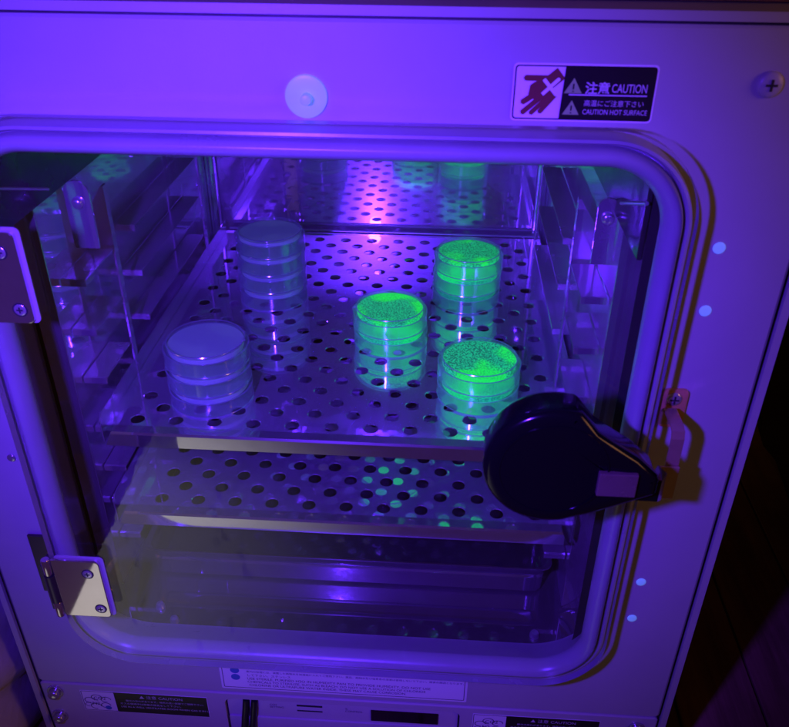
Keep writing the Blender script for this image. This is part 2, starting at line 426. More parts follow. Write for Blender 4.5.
# tube under the back of the floor, drain studs
for (x, y) in ((-.205, .418), (-.190, .405), (.082, .410)):
    bm = B(); lathe_z(bm, [(.0001, ZF+.0052), (.0026, ZF+.0045), (.0034, ZF+.0025), (.0036, ZF+.0002), (.0001, ZF+.0002)], x, y, 18)
    obj('floor_stud', bm, M['screw'], inc, 50)

# lower front section with recess
bm = B()
LZ0, LZ1 = -.2520, -.2022
RX0, RX1, RZ1 = -.1500, .0290, -.2085
fo = rrect(PX0, PX1, LZ0-.040, LZ1, .003, N); fi = rrect(RX0, RX1, LZ0-.037, RZ1, .006, N)
L = []
for lp, y in ((fo, YP+.004), (fo, YP+.001), (rrect(PX0+.001, PX1-.001, LZ0-.039, LZ1-.001, .003, N), YP+.0002), (fi, YP+.0002), (fi, YP+.022)):
    L.append([bm.verts.new((x, y, z)) for x, z in lp])
for a, b in zip(L[:-1], L[1:]):
    for i in range(len(a)):
        j = (i+1) % len(a); bm.faces.new((a[i], a[j], b[j], b[i]))
lp_ = obj('lower_panel', bm, M['paint2'], inc)
bm = B()
box(bm, RX0+.0012, RX1-.0012, YP+.0018, YP+.022, LZ0-.036, RZ1-.0016, .0012, 2)
box(bm, RX0+.0016, RX1-.0016, YP+.0006, YP+.0017, LZ0-.036, RZ1-.0215, .0012, 2)
rc = obj('control_unit', bm, M['paint2'], inc, 30)
bm = B()
for zz, h in ((-.2150, .0017), (-.2208, .0011)):
    box(bm, -.0950, -.0755, YP+.0014, YP+.0020, zz, zz+h)
obj('vent_slot', bm, M['slot'], rc)
bm = B(); box(bm, -.0385, .0130, YP+.0010, YP+.0019, -.2270, -.2140, .0006, 1); obj('display_window', bm, M['screen'], rc)
bm = B(); text_mesh(bm, 'CO2\nSETTING', -.116, -.2158, YP+.0016, .0028); obj('lettering', bm, M['print'], rc); bm = B(); text_mesh(bm, '%\nCONTROL', -.058, -.2158, YP+.0016, .0028); obj('lettering', bm, M['print'], rc)
bm = B(); tube(bm, [(-.1335, YP+.0012, -.2098), (-.134, YP-.0008, -.217), (-.1355, YP-.001, -.228), (-.137, YP-.004, -.245), (-.138, YP-.003, -.262), (-.139, YP-.001, -.285)], .0026, 14)
obj('power_cable', bm, M['cable'], inc, 60)
bm = B(); tube(bm, [(-.1270, YP+.0012, -.2098), (-.1276, YP-.0008, -.217), (-.129, YP-.001, -.228), (-.1305, YP-.004, -.245), (-.1315, YP-.003, -.262), (-.1325, YP-.001, -.285)], .0026, 14)
obj('power_cable', bm, M['cable'], inc, 60)
for x, z in ((-.2820, -.2120), (-.2845, -.2420), (.1600, -.2140)):
    bm = B(); disc_y(bm, x, z, .0062, YP-.0012, YP, 24); disc_y(bm, x, z, .0044, YP-.0062, YP-.0013, 24, dome=.0022); obj('hex_bolt', bm, M['bolt'], inc, 35)

# round plug, panel screw, small plugs
px, pz = -.0637, .2398
bm = B(); disc_y(bm, px, pz, .0097, YP-.0022, YP, 48, dome=.0006)
plug = obj('round_plug', bm, M['cap'], inc, 40)
bm = B(); disc_y(bm, px+.0005, pz-.0003, .0025, YP-.0075, YP-.0023, 24, dome=.0006); obj('centre_stud', bm, M['cap'], plug, 40)
sx_, sz_ = .1428, .2492
bm = B(); disc_y(bm, sx_, sz_, .0058, YP-.0028, YP, 32, dome=.0020)
sc_ = obj('panel_screw', bm, M['paint'], inc, 40)
bm = B(); box(bm, sx_-.0025, sx_+.0025, YP-.0031, YP-.0024, sz_-.0005, sz_+.0005); box(bm, sx_-.0005, sx_+.0005, YP-.0032, YP-.0025, sz_-.0025, sz_+.0025)
obj('cross_slot', bm, M['slot'], sc_)
for x, z in ((.1377, .1710), (.1382, .1360), (.1383, -.0620), (.1380, -.0962)):
    bm = B(); disc_y(bm, x, z, .0031, YP-.0008, YP, 24, dome=.0004); obj('hole_plug', bm, M['cap'], inc, 40)
bm = B(); disc_y(bm, -.2590, .0175, .0027, YP-.0012, YP-.0002, 20, dome=.0006)
obj('small_screw', bm, M['bolt'], inc, 40)

# ---- hot surface label
def hot_label():
    x0, x1, z0, z1 = .0308, .0932, .2318, .2556; y = YP
    bm = B(); prism_y(bm, rrect(x0-.0008, x1+.0008, z0-.0008, z1+.0008, .0020, 5), y-.0004, y-.0001)
    base = obj('caution_label', bm, M['label_w'], inc, label='white and black caution label with a crossed-out hand and hot surface wording')
    bm = B(); f = y-.0005
    frame_plate(bm, rrect(x0, x1, z0, z1, .0016, 5), rrect(x0+.0006, x1-.0006, z0+.0006, z1-.0006, .0012, 5), f-.0001, f+.00005)
    xb = x0+.0212
    prism_y(bm, [(xb, z0+.0003), (x1-.0004, z0+.0003), (x1-.0004, z1-.0003), (xb+.0010, z1-.0003)], f-.00008, f+.00005)
    obj('black_field', bm, M['label_k'], base)
    # crossed-out hand
    bm = B(); g = y-.00056
    hx, hz = x0, z0
    def seg(ax, az, bx, bz, w):
        a = Vector((hx+ax, hz+az)); b = Vector((hx+bx, hz+bz)); t = (b-a).normalized(); n = Vector((-t.y, t.x))*w/2
        pts = [(a+n), (b+n)] + [b+Vector((t.x*math.cos(q)-t.y*math.sin(q), t.y*math.cos(q)+t.x*math.sin(q)))*w/2 for q in (PI/3, 0, -PI/3)] + [(b-n), (a-n)]
        flat(bm, [(p.x, p.y) for p in pts], seg.y); seg.y -= .000012
    seg.y = g
    seg(.0205, .0205, .0135, .0145, .0060)      # wrist
    seg(.0190, .0182, .0052, .0182, .0026)      # thumb
    seg(.0165, .0150, .0105, .0125, .0085)
    seg(.0130, .0135, .0046, .0078, .0026)
    seg(.0145, .0120, .0048, .0032, .0024)
    seg(.0165, .0110, .0086, .0030, .0022)
    seg(.0185, .0110, .0125, .0036, .0022)
    obj('hand_pictogram', bm, M['label_r'], base)
    bm = B(); seg.y = y-.00075
    seg(.0130, .0178, .0190, .0112, .0016); seg(.0128, .0112, .0195, .0178, .0016)
    obj('cross_mark', bm, M['label_w'], base)
    # triangles
    bm = B(); k = y-.00075
    for cz, r in ((z1-.0090, .0040), (z0+.0052, .0038)):
        cx = xb+.0052; flat(bm, [(cx-r, cz-r*.72), (cx+r, cz-r*.72), (cx, cz+r*.95)], k)
    obj('warning_triangle', bm, M['label_y'], base)
    bm = B()
    for cz in (z1-.0105, z0+.0038):
        cx = xb+.0052; box(bm, cx-.0003, cx+.0003, k-.0002, k-.00008, cz+.0004, cz+.0028); box(bm, cx-.0003, cx+.0003, k-.0002, k-.00008, cz-.0008, cz-.0002)
    obj('exclamation_mark', bm, M['label_k'], base)
    bm = B(); 
    text_mesh(bm, '注意', xb+.0104, z1-.0116, k, .0056, bold=.00012)
    text_mesh(bm, 'CAUTION', xb+.0222, z1-.0112, k, .0053, sx=.66, bold=.00004)
    text_mesh(bm, '高温にご注意下さい', xb+.0106, z0+.0066, k, .0030)
    text_mesh(bm, 'CAUTION HOT SURFACE', xb+.0104, z0+.0028, k, .0032, sx=.80)
    box(bm, xb+.0035, x1-.0030, k-.00002, k+.00005, z0+.0110, z0+.0116)
    obj('lettering', bm, M['print_w'], base)
hot_label()

# ---- water notice label under the window
def notice_label():
    x0, x1, z0, z1 = -.1500, .0328, -.1955, -.1640; y = YP
    bm = B(); prism_y(bm, rrect(x0, x1, z0, z1, .0012, 4), y-.0003, y-.0001)
    base = obj('notice_label', bm, M['label_w'], inc, label='wide white notice label with small printed lines under the window')
    bm = B(); f = y-.0004
    frame_plate(bm, rrect(x0+.0018, x1-.0018, z0+.0018, z1-.0018, .0008, 4), rrect(x0+.0023, x1-.0023, z0+.0023, z1-.0023, .0006, 4), f, f+.00008)
    obj('label_frame', bm, M['print'], base); bm = B()
    for cz in (z1-.0100, z1-.0176): disc_y(bm, x0+.0115, cz, .0034, f, f+.00008, 20)
    obj('blue_marks', bm, M['label_b'], base); bm = B()
    w = x1-x0
    text_mesh(bm, 'ご注意 NOTICE', x0+w*.5, z1-.0062, f, .0040, align='CENTER')
    text_mesh(bm, '庫内の加湿には、滅菌した精製水を加湿皿に入れてご使用下さい。薬品、超純水及び塩素系の溶液は使用しないで下さい。腐食の原因となります。', x0+.020, z1-.0116, f, .00245)
    text_mesh(bm, 'して下さい。ステンレス', x0+.020, z1-.0158, f, .0030)
    text_mesh(bm, 'USE STERILE, PURIFIED H2O IN HUMIDITY PAN TO PROVIDE HUMIDITY. DO NOT USE', x0+.020, z1-.0198, f, .0036, sx=.99)
    text_mesh(bm, 'CHEMICALS TO STERILIZE, SUCH AS BLEACH. DO NOT USE A SOLUTION OF CHLORIDE', x0+.020, z1-.0234, f, .0034, sx=.99)
    text_mesh(bm, 'CHLORINE OR ULTRAPURE WATER INSIDE, THESE MAY CAUSE CORROSION.', x0+.021, z1-.0270, f, .0034)
    obj('lettering', bm, M['print'], base)
notice_label()

# ---- labels on the lower section
def gas_label(x0, x1, z0, z1):
    y = YP+.0002
    bm = B(); prism_y(bm, rrect(x0, x1, z0, z1, .0008, 4), y-.0003, y-.0001)
    base = obj('gas_warning_label', bm, M['label_w'], inc)
    xb = x0+(x1-x0)*.27; f = y-.0004
    bm = B(); prism_y(bm, [(xb, z0+.0004), (x1-.0004, z0+.0004), (x1-.0004, z1-.0004), (xb-.0004, z1-.0004)], f, f+.00008)
    frame_plate(bm, rrect(x0+.0006, xb, z0+.0006, z1-.0006, .0006, 3), rrect(x0+.0010, xb-.0004, z0+.0010, z1-.0010, .0005, 3), f, f+.00008)
    obj('black_field', bm, M['label_k'], base)
    bm = B(); k = f-.0001
    for (cx, cz, r) in ((.006, .013, .0042), (.012, .0165, .0044), (.019, .0145, .0042), (.018, .0075, .0040), (.010, .0060, .0044), (.0045, .0075, .0030)):
        cx += x0; cz += z0
        flat_pts = [(cx+r*math.cos(a), cz+r*.8*math.sin(a)) for a in [2*PI*i/18 for i in range(15)]]
        inn = [(cx+r*.86*math.cos(a), cz+r*.66*math.sin(a)) for a in [2*PI*i/18 for i in range(15)]]
        A = [bm.verts.new((p[0], k, p[1])) for p in flat_pts]; C = [bm.verts.new((p[0], k, p[1])) for p in inn]
        for i in range(14): bm.faces.new((A[i], A[i+1], C[i+1], C[i]))
    text_mesh(bm, 'CO2', x0+.0095, z0+.0142, k-.00005, .0048); text_mesh(bm, 'N2', x0+.0075, z0+.0078, k-.00005, .0048)
    obj('gas_cloud_drawing', bm, M['print'], base)
    bm = B(); disc_y(bm, x0+.0195, z0+.0048, .0024, k-.0001, k, 18); obj('blue_mark', bm, M['label_b'], base)
    bm = B(); cx = xb+(x1-xb)*.5
    text_mesh(bm, '▲ 注意 CAUTION', cx, z1-.0058, k, .0042, align='CENTER')
    text_mesh(bm, '酸欠の恐れがあります。換気の良い部屋でご使用下さい。', xb+.008, z1-.0102, k, .0024)
    text_mesh(bm, 'ガスの使用中は部屋の換気をして下さい。', xb+.003, z1-.0140, k, .0026)
    text_mesh(bm, 'USE IN A WELL VENTILATED ROOM WHEN GAS IS IN USE.', xb+.003, z1-.0178, k, .0028)
    obj('lettering', bm, M['print_w'], base)
gas_label(-.2625, -.1635, -.2330, -.2088)
gas_label(.0385, .1330, -.2330, -.2088)

# ------------------------------------------------------------------ glass inner door
DX0, DX1, DZ0, DZ1, DR = -.2400, .1180, -.1440, .2330, .044
DY0, DY1 = .3545, .3598
gd = rrect(DX0, DX1, DZ0, DZ1, DR, 14)
bm = B()
flat(bm, gd, DY0); flat(bm, list(reversed(gd)), DY1)
door = obj('glass_door', bm, M['glass'], inc)
bm = B(); loft(bm, [[(x, DY0+.0002, z) for x, z in gd], [(x, DY1-.0002, z) for x, z in gd]], close_ends=False)
obj('ground_edge', bm, M['glass_edge'], door, 40)

# hinges on the left
def hinge(zc):
    x0, x1 = -.2380, -.2068; z0, z1 = zc-.0252, zc+.0252
    bm = B()
    pts = [(x0, z0), (x1-.003, z0)] + [(x1-.003+.003*math.sin(a), z0+.003-.003*math.cos(a)) for a in (PI/6, PI/3, PI/2)] + \
          [(x1-.003+.003*math.cos(a), z1-.003+.003*math.sin(a)) for a in (0, PI/6, PI/3, PI/2)] + [(x0, z1)]
    prism_y(bm, pts, DY0-.0034, DY0-.0008, bev=.0005)
    hz = [(-.0243, .0090), (.0090, .0243)]
    h = obj('hinge', bm, M['hinge'], inc)
    bm = B()      # pad between leaf and glass, a little larger
    prism_y(bm, rrect(x0+.001, x1+.0022, z0-.0008, z1+.0016, .003, 4), DY0-.0007, DY0-.0001)
    obj('rubber_pad', bm, M['gasket'], h)
    bm = B()      # leaf on the panel and its riser
    box(bm, -.2640, -.2455, YP-.0024, YP-.0002, z0-.004, z1-.002, .0006, 1)
    box(bm, -.2475, -.2450, DY0-.001, YP-.0025, z0+.002, z1-.008, .0004, 1)
    obj('panel_leaf', bm, M['hinge_dark'], h, 30)
    for k, (a, b) in enumerate(((z0-.0002, z0+.0125), (z0+.0132, z1-.0135), (z1-.0128, z1+.0002))):
        bm = B()
        if k == 1: lathe_z(bm, [(.0001, a), (.0038, a), (.0038, b), (.0001, b)], -.2412, DY0-.0022, 24)
        else: lathe_z(bm, [(.0001, a), (.0024, a), (.0028, a+.0006), (.0028, b-.0006), (.0024, b), (.0001, b)], -.2412, DY0-.0030, 24)
        obj('knuckle', bm, M['hinge_dark'] if k == 1 else M['hinge'], h, 40)
    for cx, cz in ((-.2155, zc+.0145), (-.2128, zc-.0172)):
        bm = B(); disc_y(bm, cx, cz, .0032, DY0-.0041, DY0-.0035, 28, dome=.0004, mi=0)
        g = .0004
        box(bm, cx-.0017, cx+.0017, DY0-.00422, DY0-.0040, cz-g, cz+g, mi=1); box(bm, cx-g, cx+g, DY0-.00426, DY0-.0040, cz-.0017, cz+.0017, mi=1)
        # dark countersink ring
        frame_plate(bm, [(cx+.0039*math.cos(2*PI*i/28), cz+.0039*math.sin(2*PI*i/28)) for i in range(28)],
                    [(cx+.0032*math.cos(2*PI*i/28), cz+.0032*math.sin(2*PI*i/28)) for i in range(28)], DY0-.00365, DY0-.00345, mi=1)
        obj('screw', bm, [M['screw'], M['slot']], h, 35)
hinge(-.0690); hinge(.1530)

# latch with black knob
kx, kz, kr = .0600, .0785, .0345
def tear(dx=0., sc=1., ex=.1215, e1=.0710, e0=.0480):
    """teardrop outline: disc running out into the arm towards the right"""
    pts = []
    a0, a1 = math.radians(72), math.radians(282)
    for i in range(41):
        a = a0+(a1-a0)*i/40; pts.append((kx+kr*sc*math.cos(a), kz+kr*sc*math.sin(a)))
    pts += [(.0817, .0500), (.0957, .0567), (.1110, .0640), (.1125, .0655), (.1125, .0738), (.1110, .0765), (.1008, .0858), (.0876, .0945), (.0797, .1003)]
    return pts
bm = B()
loops = []
def inset(pts, d, cx=.072, cz=.070):
    out = []; n = len(pts)
    for i in range(n):
        a, b, c = pts[i-1], pts[i], pts[(i+1) % n]
        t = Vector((c[0]-a[0], c[1]-a[1])).normalized(); nn = Vector((-t.y, t.x))
        if nn.dot(Vector((cx-b[0], cz-b[1]))) < 0: nn = -nn
        out.append((b[0]+nn.x*d, b[1]+nn.y*d))
    return out
tp = tear()
for d, y in ((.0140, .3122), (.0080, .3112), (.0035, .3114), (.0012, .3124), (.0002, .3142), (0, .3165), (.0008, .3210), (.0010, .3300), (.0022, .3330), (.006, .3345)):
    loops.append([(x, y, z) for x, z in inset(tp, d)])
loft(bm, loops)
latch = obj('door_latch', bm, M['knob'], inc, 50)
bm = B(); lathe = [[(kx+r*math.cos(2*PI*i/32), y, kz-.010+r*math.sin(2*PI*i/32)) for i in range(32)] for r, y in ((.013, .3340), (.013, .3420), (.017, .3430), (.017, .3540))]
loft(bm, lathe); obj('spindle', bm, M['screw'], latch, 40)
bm = B()
for rr0, rr1 in ((.0262, .0270),):
    frame_plate(bm, [(kx+rr1*math.cos(2*PI*i/64), kz+rr1*math.sin(2*PI*i/64)) for i in range(64)], [(kx+rr0*math.cos(2*PI*i/64), kz+rr0*math.sin(2*PI*i/64)) for i in range(64)][:64], .31085, .3113)
obj('moulded_ring', bm, M['knob'], latch, 40)
bm = B(); box(bm, .0820, .1010, .3090, .3122, .0655, .0795, .0006, 2); obj('metal_insert', bm, M['insert'], latch)
bm = B(); loft(bm, [[(x, y, z) for x, y, z in q] for q in (((.104, .316, .072), (.104, .328, .072), (.104, .328, .056), (.104, .316, .058)), ((.1155, .318, .0700), (.1155, .332, .0650), (.1155, .332, .0478), (.1155, .318, .0560)), ((.1215, .330, .0650), (.1215, .3455, .0580), (.1215, .3455, .0365), (.1215, .330, .0470)))])
obj('latch_arm', bm, M['knob'], latch)
bm = B(); box(bm, .1216, .1330, .3445, .3460, .0355, .0575, .0003, 1); obj('latch_tongue', bm, M['warm_strap'], latch)

# strike: tab screwed on the panel, warm light put into its colour, strap standing off to the tongue
bm = B(); prism_y(bm, rrect(.1260, .1395, .0630, .0880, .0030, 5), YP-.0022, YP-.0002, bev=.0004)
st = obj('latch_strike', bm, M['strike'], inc, 30)
bm = B(); path = [(YP-.0030, .0660), (YP-.0032, .0745), (.3690, .0785), (.3530, .0792), (.3490, .0780), (.3474, .0745), (.3472, .0560), (.3472, .0350)]
hw0 = .0034; L1 = []
for i, (y, z) in enumerate(path):
    a = Vector(path[max(i-1, 0)]); b = Vector(path[min(i+1, len(path)-1)]); t = (b-a).normalized(); nn = Vector((-t.y, t.x))*.0006
    L1.append([(.1292-hw0, y+nn.x, z+nn.y), (.1292+hw0, y+nn.x, z+nn.y), (.1292+hw0, y-nn.x, z-nn.y), (.1292-hw0, y-nn.x, z-nn.y)])
loft(bm, L1); obj('strike_strap', bm, M['warm_strap'], st)
bm = B(); disc_y(bm, .1318, .0822, .0042, YP-.0040, YP-.0024, 28, dome=.0012)
box(bm, .1294, .1342, YP-.0043, YP-.0036, .0818, .0826, mi=1); box(bm, .1314, .1322, YP-.0044, YP-.0037, .0798, .0846, mi=1)
obj('screw', bm, [M['screw'], M['slot']], st, 35)

# ------------------------------------------------------------------ perforated shelves
def shelf(zp, y0, name_label, holes_x0, rowy0, rows):
    x0, x1 = -.2255, .1000; yb_ = .7840; pitch = .0273; ph = .01478; r = .0054
    t = thing('perforated_shelf', ((x0+x1)/2, y0, zp-.012), name_label, 'shelf', 'stainless shelves in the chamber')
    bm = B(); n = 24
    th = .0010
    ys = rowy0-ph/2
    def rect(a, b, c, d):
        for z in (zp, zp-th):
            bm.faces.new([bm.verts.new(p) for p in ((a, c, z), (b, c, z), (b, d, z), (a, d, z))])
    rect(x0, x1, y0+.008, ys)
    yt = ys+rows*ph
    rect(x0, x1, yt, yb_)
    for k in range(rows):
        cy = rowy0+k*ph; off = holes_x0 + (pitch/2 if k % 2 else 0)
        kk = math.ceil((x0+.0185-off)/pitch); xs = []
        while off+kk*pitch < x1-.0125: xs.append(off+kk*pitch); kk += 1
        a = xs[0]-pitch/2; b = xs[-1]+pitch/2
        a = max(a, x0+.0005); b = min(b, x1-.0005)
        rect(x0, a, cy-ph/2, cy+ph/2); rect(b, x1, cy-ph/2, cy+ph/2)
        for cx in xs:
            l = max(a, cx-pitch/2); rr = min(b, cx+pitch/2)
            ang = [2*PI*i/n for i in range(n)]
            def sq(q):
                c, s_ = math.cos(q), math.sin(q); hw_r, hw_l, hh = rr-cx, cx-l, ph/2
                hw = hw_r if c > 0 else hw_l
                k_ = min(hw/abs(c) if abs(c) > 1e-6 else 9, hh/abs(s_) if abs(s_) > 1e-6 else 9)
                return (cx+c*k_, cy+s_*k_)
            # corner directions are included so that cells meet without gaps
            cor = [math.atan2(ph/2, rr-cx), math.atan2(ph/2, -(cx-l)), math.atan2(-ph/2, -(cx-l)) % (2*PI), math.atan2(-ph/2, rr-cx) % (2*PI)]
            an = sorted(set([round(q, 5) for q in ang+cor]))
            for z, rad in ((zp, r), (zp-th, r)):
                O = [bm.verts.new((*sq(q), z)) for q in an]
                I = [bm.verts.new((cx+rad*math.cos(q), cy+rad*math.sin(q), z)) for q in an]
                if z == zp:
                    I2 = [bm.verts.new((cx+(rad-.0006)*math.cos(q), cy+(rad-.0006)*math.sin(q), z-.0005)) for q in an]
                    top = I2
                for i in range(len(an)):
                    j = (i+1) % len(an); bm.faces.new((O[i], O[j], I[j], I[i]))
                    if z == zp: bm.faces.new((I[i], I[j], I2[j], I2[i]))
                if z != zp:
                    for i in range(len(an)):
                        j = (i+1) % len(an); bm.faces.new((top[i], top[j], I[j], I[i]))
    bmesh.ops.remove_doubles(bm, verts=bm.verts, dist=1e-6)
    obj('shelf_plate', bm, M['shelf'], t)
    # front lip: short slope, then turned down, mitred ends
    bm = B()
    a = x0+.0060; b = x1-.0060
    prof2 = [(y0+.0080, zp), (y0+.0010, zp-.0006), (y0, zp-.0022), (y0, zp-.0120), (y0+.0009, zp-.0120), (y0+.0009, zp-.0026), (y0+.0016, zp-.0016), (y0+.0080, zp-.0010)]
    ends = []
    L2 = []
    def endpos(x_edge, sgn):
        out = []
        for (y, z) in prof2:
            k_ = (zp-z)/.0120; out.append((x_edge-sgn*.0055*k_*0-sgn*.0058*(1-k_)*0 + (-sgn)*(-.0055)*k_, y, z))
        return out
    L2 = [endpos(a, -1), endpos(a+.05, 0), endpos(b-.05, 0), endpos(b, 1)]
    loft(bm, L2)
    obj('front_lip', bm, M['lip'], t)
    # upright side flanges with clipped front corner
    for s, xe in ((1, x0), (-1, x1)):
        bm = B(); c, d = sorted((xe-s*.0012, xe-s*.0002))
        pts = [(y0+.001, zp-.010), (y0+.0005, zp+.008), (y0+.004, zp+.0125), (yb_, zp+.0125), (yb_, zp-.010)]
        loft(bm, [[(c, y, z) for y, z in pts], [(d, y, z) for y, z in pts]])
        obj('side_flange', bm, M['shelf'], t)
    bm = B(); box(bm, x0, x1, yb_+.0001, yb_+.0011, zp-.008, zp+.0012); obj('back_flange', bm, M['shelf'], t)
    bm = B(); tube(bm, [(x0+.002, yb_+.0075, zp+.0010), (x1-.002, yb_+.0075, zp+.0010)], .0014, 12)  # rod added to give a bright line behind the shelf
    for xx in (x0+.012, x1-.012): tube(bm, [(xx, yb_+.0012, zp-.001), (xx, yb_+.0075, zp-.0002)], .0010, 8)
    obj('back_glint_rod', bm, M['screw'], t, 50)
    return t
shelf(0., .4295, 'upper perforated steel shelf carrying the stacks of dishes', -.0697, .4455, 23)
shelf(-.0670, .4235, 'lower empty perforated steel shelf below the one with dishes', -.0606, .4398, 23)

# water pan on the chamber floor
pan = thing('humidity_pan', (-.0640, .45, ZF), 'shallow steel water pan lying on the chamber floor below both shelves', 'pan')
bm = B()
a, b, c, d = -.2210, .0930, .4500, .7700
prs = [(0, ZF+.0005, 0), (0, ZF+.0255, 0)]
def rr(ins, z): return [(x, y, z) for x, y in rrect(a+ins, b-ins, c+ins, d-ins, .008, 5)]
loft(bm, [rr(.004, ZF+.0006), rr(.0015, ZF+.003), rr(.001, ZF+.0180), rr(.0022, ZF+.0195), rr(.001, ZF+.0215), rr(-.0012, ZF+.0312), rr(-.0034, ZF+.0320), rr(-.0034, ZF+.0310), rr(0, ZF+.0300),
          rr(.0022, ZF+.021), rr(.004, ZF+.0040)], cap0=True, cap1=True)
obj('pan_body', bm, M['floor_steel'], pan, 40)
bm = B(); bm.faces.new([bm.verts.new(p) for p in rr(.0030, ZF+.0235)])
M['water'] = m_clear('pan_water', (.80, .82, .85), .01, .05, wave=.05)
obj('water', bm, M['water'], pan)

# ------------------------------------------------------------------ petri dishes
H = .0158
def dish_meshes():
    out = {}
    bm = B()      # lid (underneath: dishes stand upside down)
    lathe_z(bm, [(.0001, 0), (.0288, 0), (.0296, .0006), (.0299, .0118), (.0291, .0118), (.0288, .0016), (.0281, .0011), (.0001, .0011)], 0, 0, 72); out['lid'] = bm
    bm = B()      # dish, bottom up
    z = H
    lathe_z(bm, [(.0001, z-.0010), (.0252, z-.0010), (.0262, z-.0001), (.0272, z+.0000), (.0276, z-.0006), (.0278, .0016), (.0269, .0016), (.0267, z-.0022), (.0001, z-.0022)], 0, 0, 72); out['base'] = bm
    bm = B()
    z = H-.0024
    lathe_z(bm, [(.0001, z), (.0262, z), (.0265, z-.0006), (.0264, z-.0034), (.0256, z-.0040), (.0001, z-.0040)], 0, 0, 72); out['agar'] = bm
    bm = B()      # bright rim edges
    z = H
    lathe_z(bm, [(.0298, .0115), (.03002, .0117), (.0300, .0121), (.0292, .0121), (.0291, .0116)], 0, 0, 72)
    lathe_z(bm, [(.0264, z-.0000), (.0267, z+.0004), (.0272, z+.0003), (.0275, z-.0002), (.0270, z-.0003)], 0, 0, 72)
    lathe_z(bm, [(.0288, -.0001), (.0295, .0001), (.0299, .0007), (.0297, .0011), (.0291, .0009)], 0, 0, 72); out['rim'] = bm
    return out
DM = {}
for k, bm in dish_meshes().items():
    bmesh.ops.recalc_face_normals(bm, faces=bm.faces)
    me = bpy.data.meshes.new('dish_'+k); bm.to_mesh(me); bm.free()
    for p in me.polygons: p.use_smooth = True
    try: me.set_sharp_from_angle(angle=math.radians(35))
    except Exception: pass
    DM[k] = me
def dish(x, y, z, rot, label, agar_mat, group):
    t = bpy.data.objects.new('petri_dish', None); COL.objects.link(t); t.location = (x, y, z); t.rotation_euler = (0, 0, rot)
    t.empty_display_size = .01
    setp(t, label, 'petri dish', group)
    for nm, key, mat in (('lid', 'lid', M['plastic']), ('dish_base', 'base', M['plastic']), ('agar', 'agar', agar_mat), ('rim', 'rim', M['plastic_rim'])):
        me = DM[key] if key != 'agar' else DM[key].copy()
        if not me.materials: me.materials.append(mat)
        o = bpy.data.objects.new(nm, me); COL.objects.link(o); o.parent = t
stacks = [
    ((-.1460, .6385), 'clear bluish dish', 'four-high stack at the back left', 'clear dishes with pale agar', ['agar_c']*4),
    ((-.1610, .4775), 'clear bluish dish', 'three-high stack at the front left', 'clear dishes with pale agar', ['agar_c']*3),
    ((.0254, .6460), 'glowing green dish', 'three-high stack at the back right', 'dishes glowing green', ['agar_g5', 'agar_g4', 'agar_g2']),
    ((-.0370, .5683), 'glowing green dish', 'two-high stack mid shelf', 'dishes glowing green', ['agar_g4', 'agar_g3']),
    ((.0317, .4943), 'glowing green dish', 'two-high stack by the black knob', 'dishes glowing green', ['agar_g4', 'agar_g1']),
]
pos = {2: ['bottom', 'top'], 3: ['bottom', 'middle', 'top'], 4: ['bottom', 'second lowest', 'second highest', 'topmost']}
for (x, y), what, where, grp, ags in stacks:
    for i, ag in enumerate(ags):
        dish(x+random.uniform(-.0005, .0005), y+random.uniform(-.0005, .0005), .0002+i*(H+.0005), random.uniform(0, 6.28),
             f'{what}, {pos[len(ags)][i]} one of the {where}', M[ag], grp)

# ------------------------------------------------------------------ surroundings
bm = B(); ZG = -.300
k = 0; x = -1.2
while x < 1.4:
    w = .075; box(bm, x+.0012, x+w-.0012,   .30, 1.6, ZG-.02, ZG-.0005*random.random(), .001, 1); x += w
fl = obj('floor', bm, M['wood']); setp(fl, kind='structure')
bm = B(); box(bm, -1.3, 1.4, .30, 1.65, ZG-.05, ZG-.0205); g2 = obj('ground', bm, M['seam']); setp(g2, kind='structure')

bd = None
bm = B(); box(bm, -.25, .33, .398, .80, SZ1+.0005, SZ1+.016, .002, 2)
bd = obj('wooden_board', bm, M['wood_top']); setp(bd, 'brown wooden board lying on top of the incubator', 'board')

# crumpled black film beside the cabinet
bm = B(); bmesh.ops.create_icosphere(bm, subdivisions=5, radius=1)
for v in bm.verts:
    d = v.co.copy(); n = .10*math.sin(5*d.x+2*d.z)+.07*math.sin(9*d.z+3*d.y)+.05*math.sin(13*d.x-7*d.y)+.03*math.sin(23*d.z+11*d.x)+.02*math.sin(31*d.y+9*d.z)
    v.co = Vector((.62+d.x*(.34+n*.3), .62+d.y*(.50+n*.3), ZG+.36+d.z*(.37+n*.2)))
    v.co.x = max(v.co.x, .37+.03*math.sin(v.co.z*14+v.co.y*5)); v.co.z = max(v.co.z, ZG+.002)
bg = obj('plastic_bag', bm, M['black_bag'], None, 60); setp(bg, 'large crumpled black plastic bag in the dark right of the incubator', 'bag')
# pale foam block at the left
bm = B(); bmesh.ops.create_icosphere(bm, subdivisions=4, radius=1)
for v in bm.verts:
    d = v.co; q = (abs(d.x)**4+abs(d.y)**4+abs(d.z)**4)**.25; d = d/q
    n = .04*math.sin(7*d.x+3*d.z)+.03*math.sin(11*d.z+5*d.y)
    v.co = Vector((-.385+d.x*(.075+n*.15), .47+d.y*(.14+n*.2), ZG+.125+d.z*(.1245+n*.2)))
fm = obj('foam_box', bm, M['foam'], None, 60); setp(fm, 'pale rounded foam box on the wood left of the incubator', 'box')
bm = B(); bmesh.ops.create_icosphere(bm, subdivisions=4, radius=1)
for v in bm.verts:
    d = v.co; v.co = Vector((-.312+d.x*.016, .352+d.y*.022, ZG+.018+d.z*.018))
pf = obj('cork_lump', bm, M['foam'], None, 60); setp(pf, 'small pale lump by the lower left corner of the incubator', 'lump')

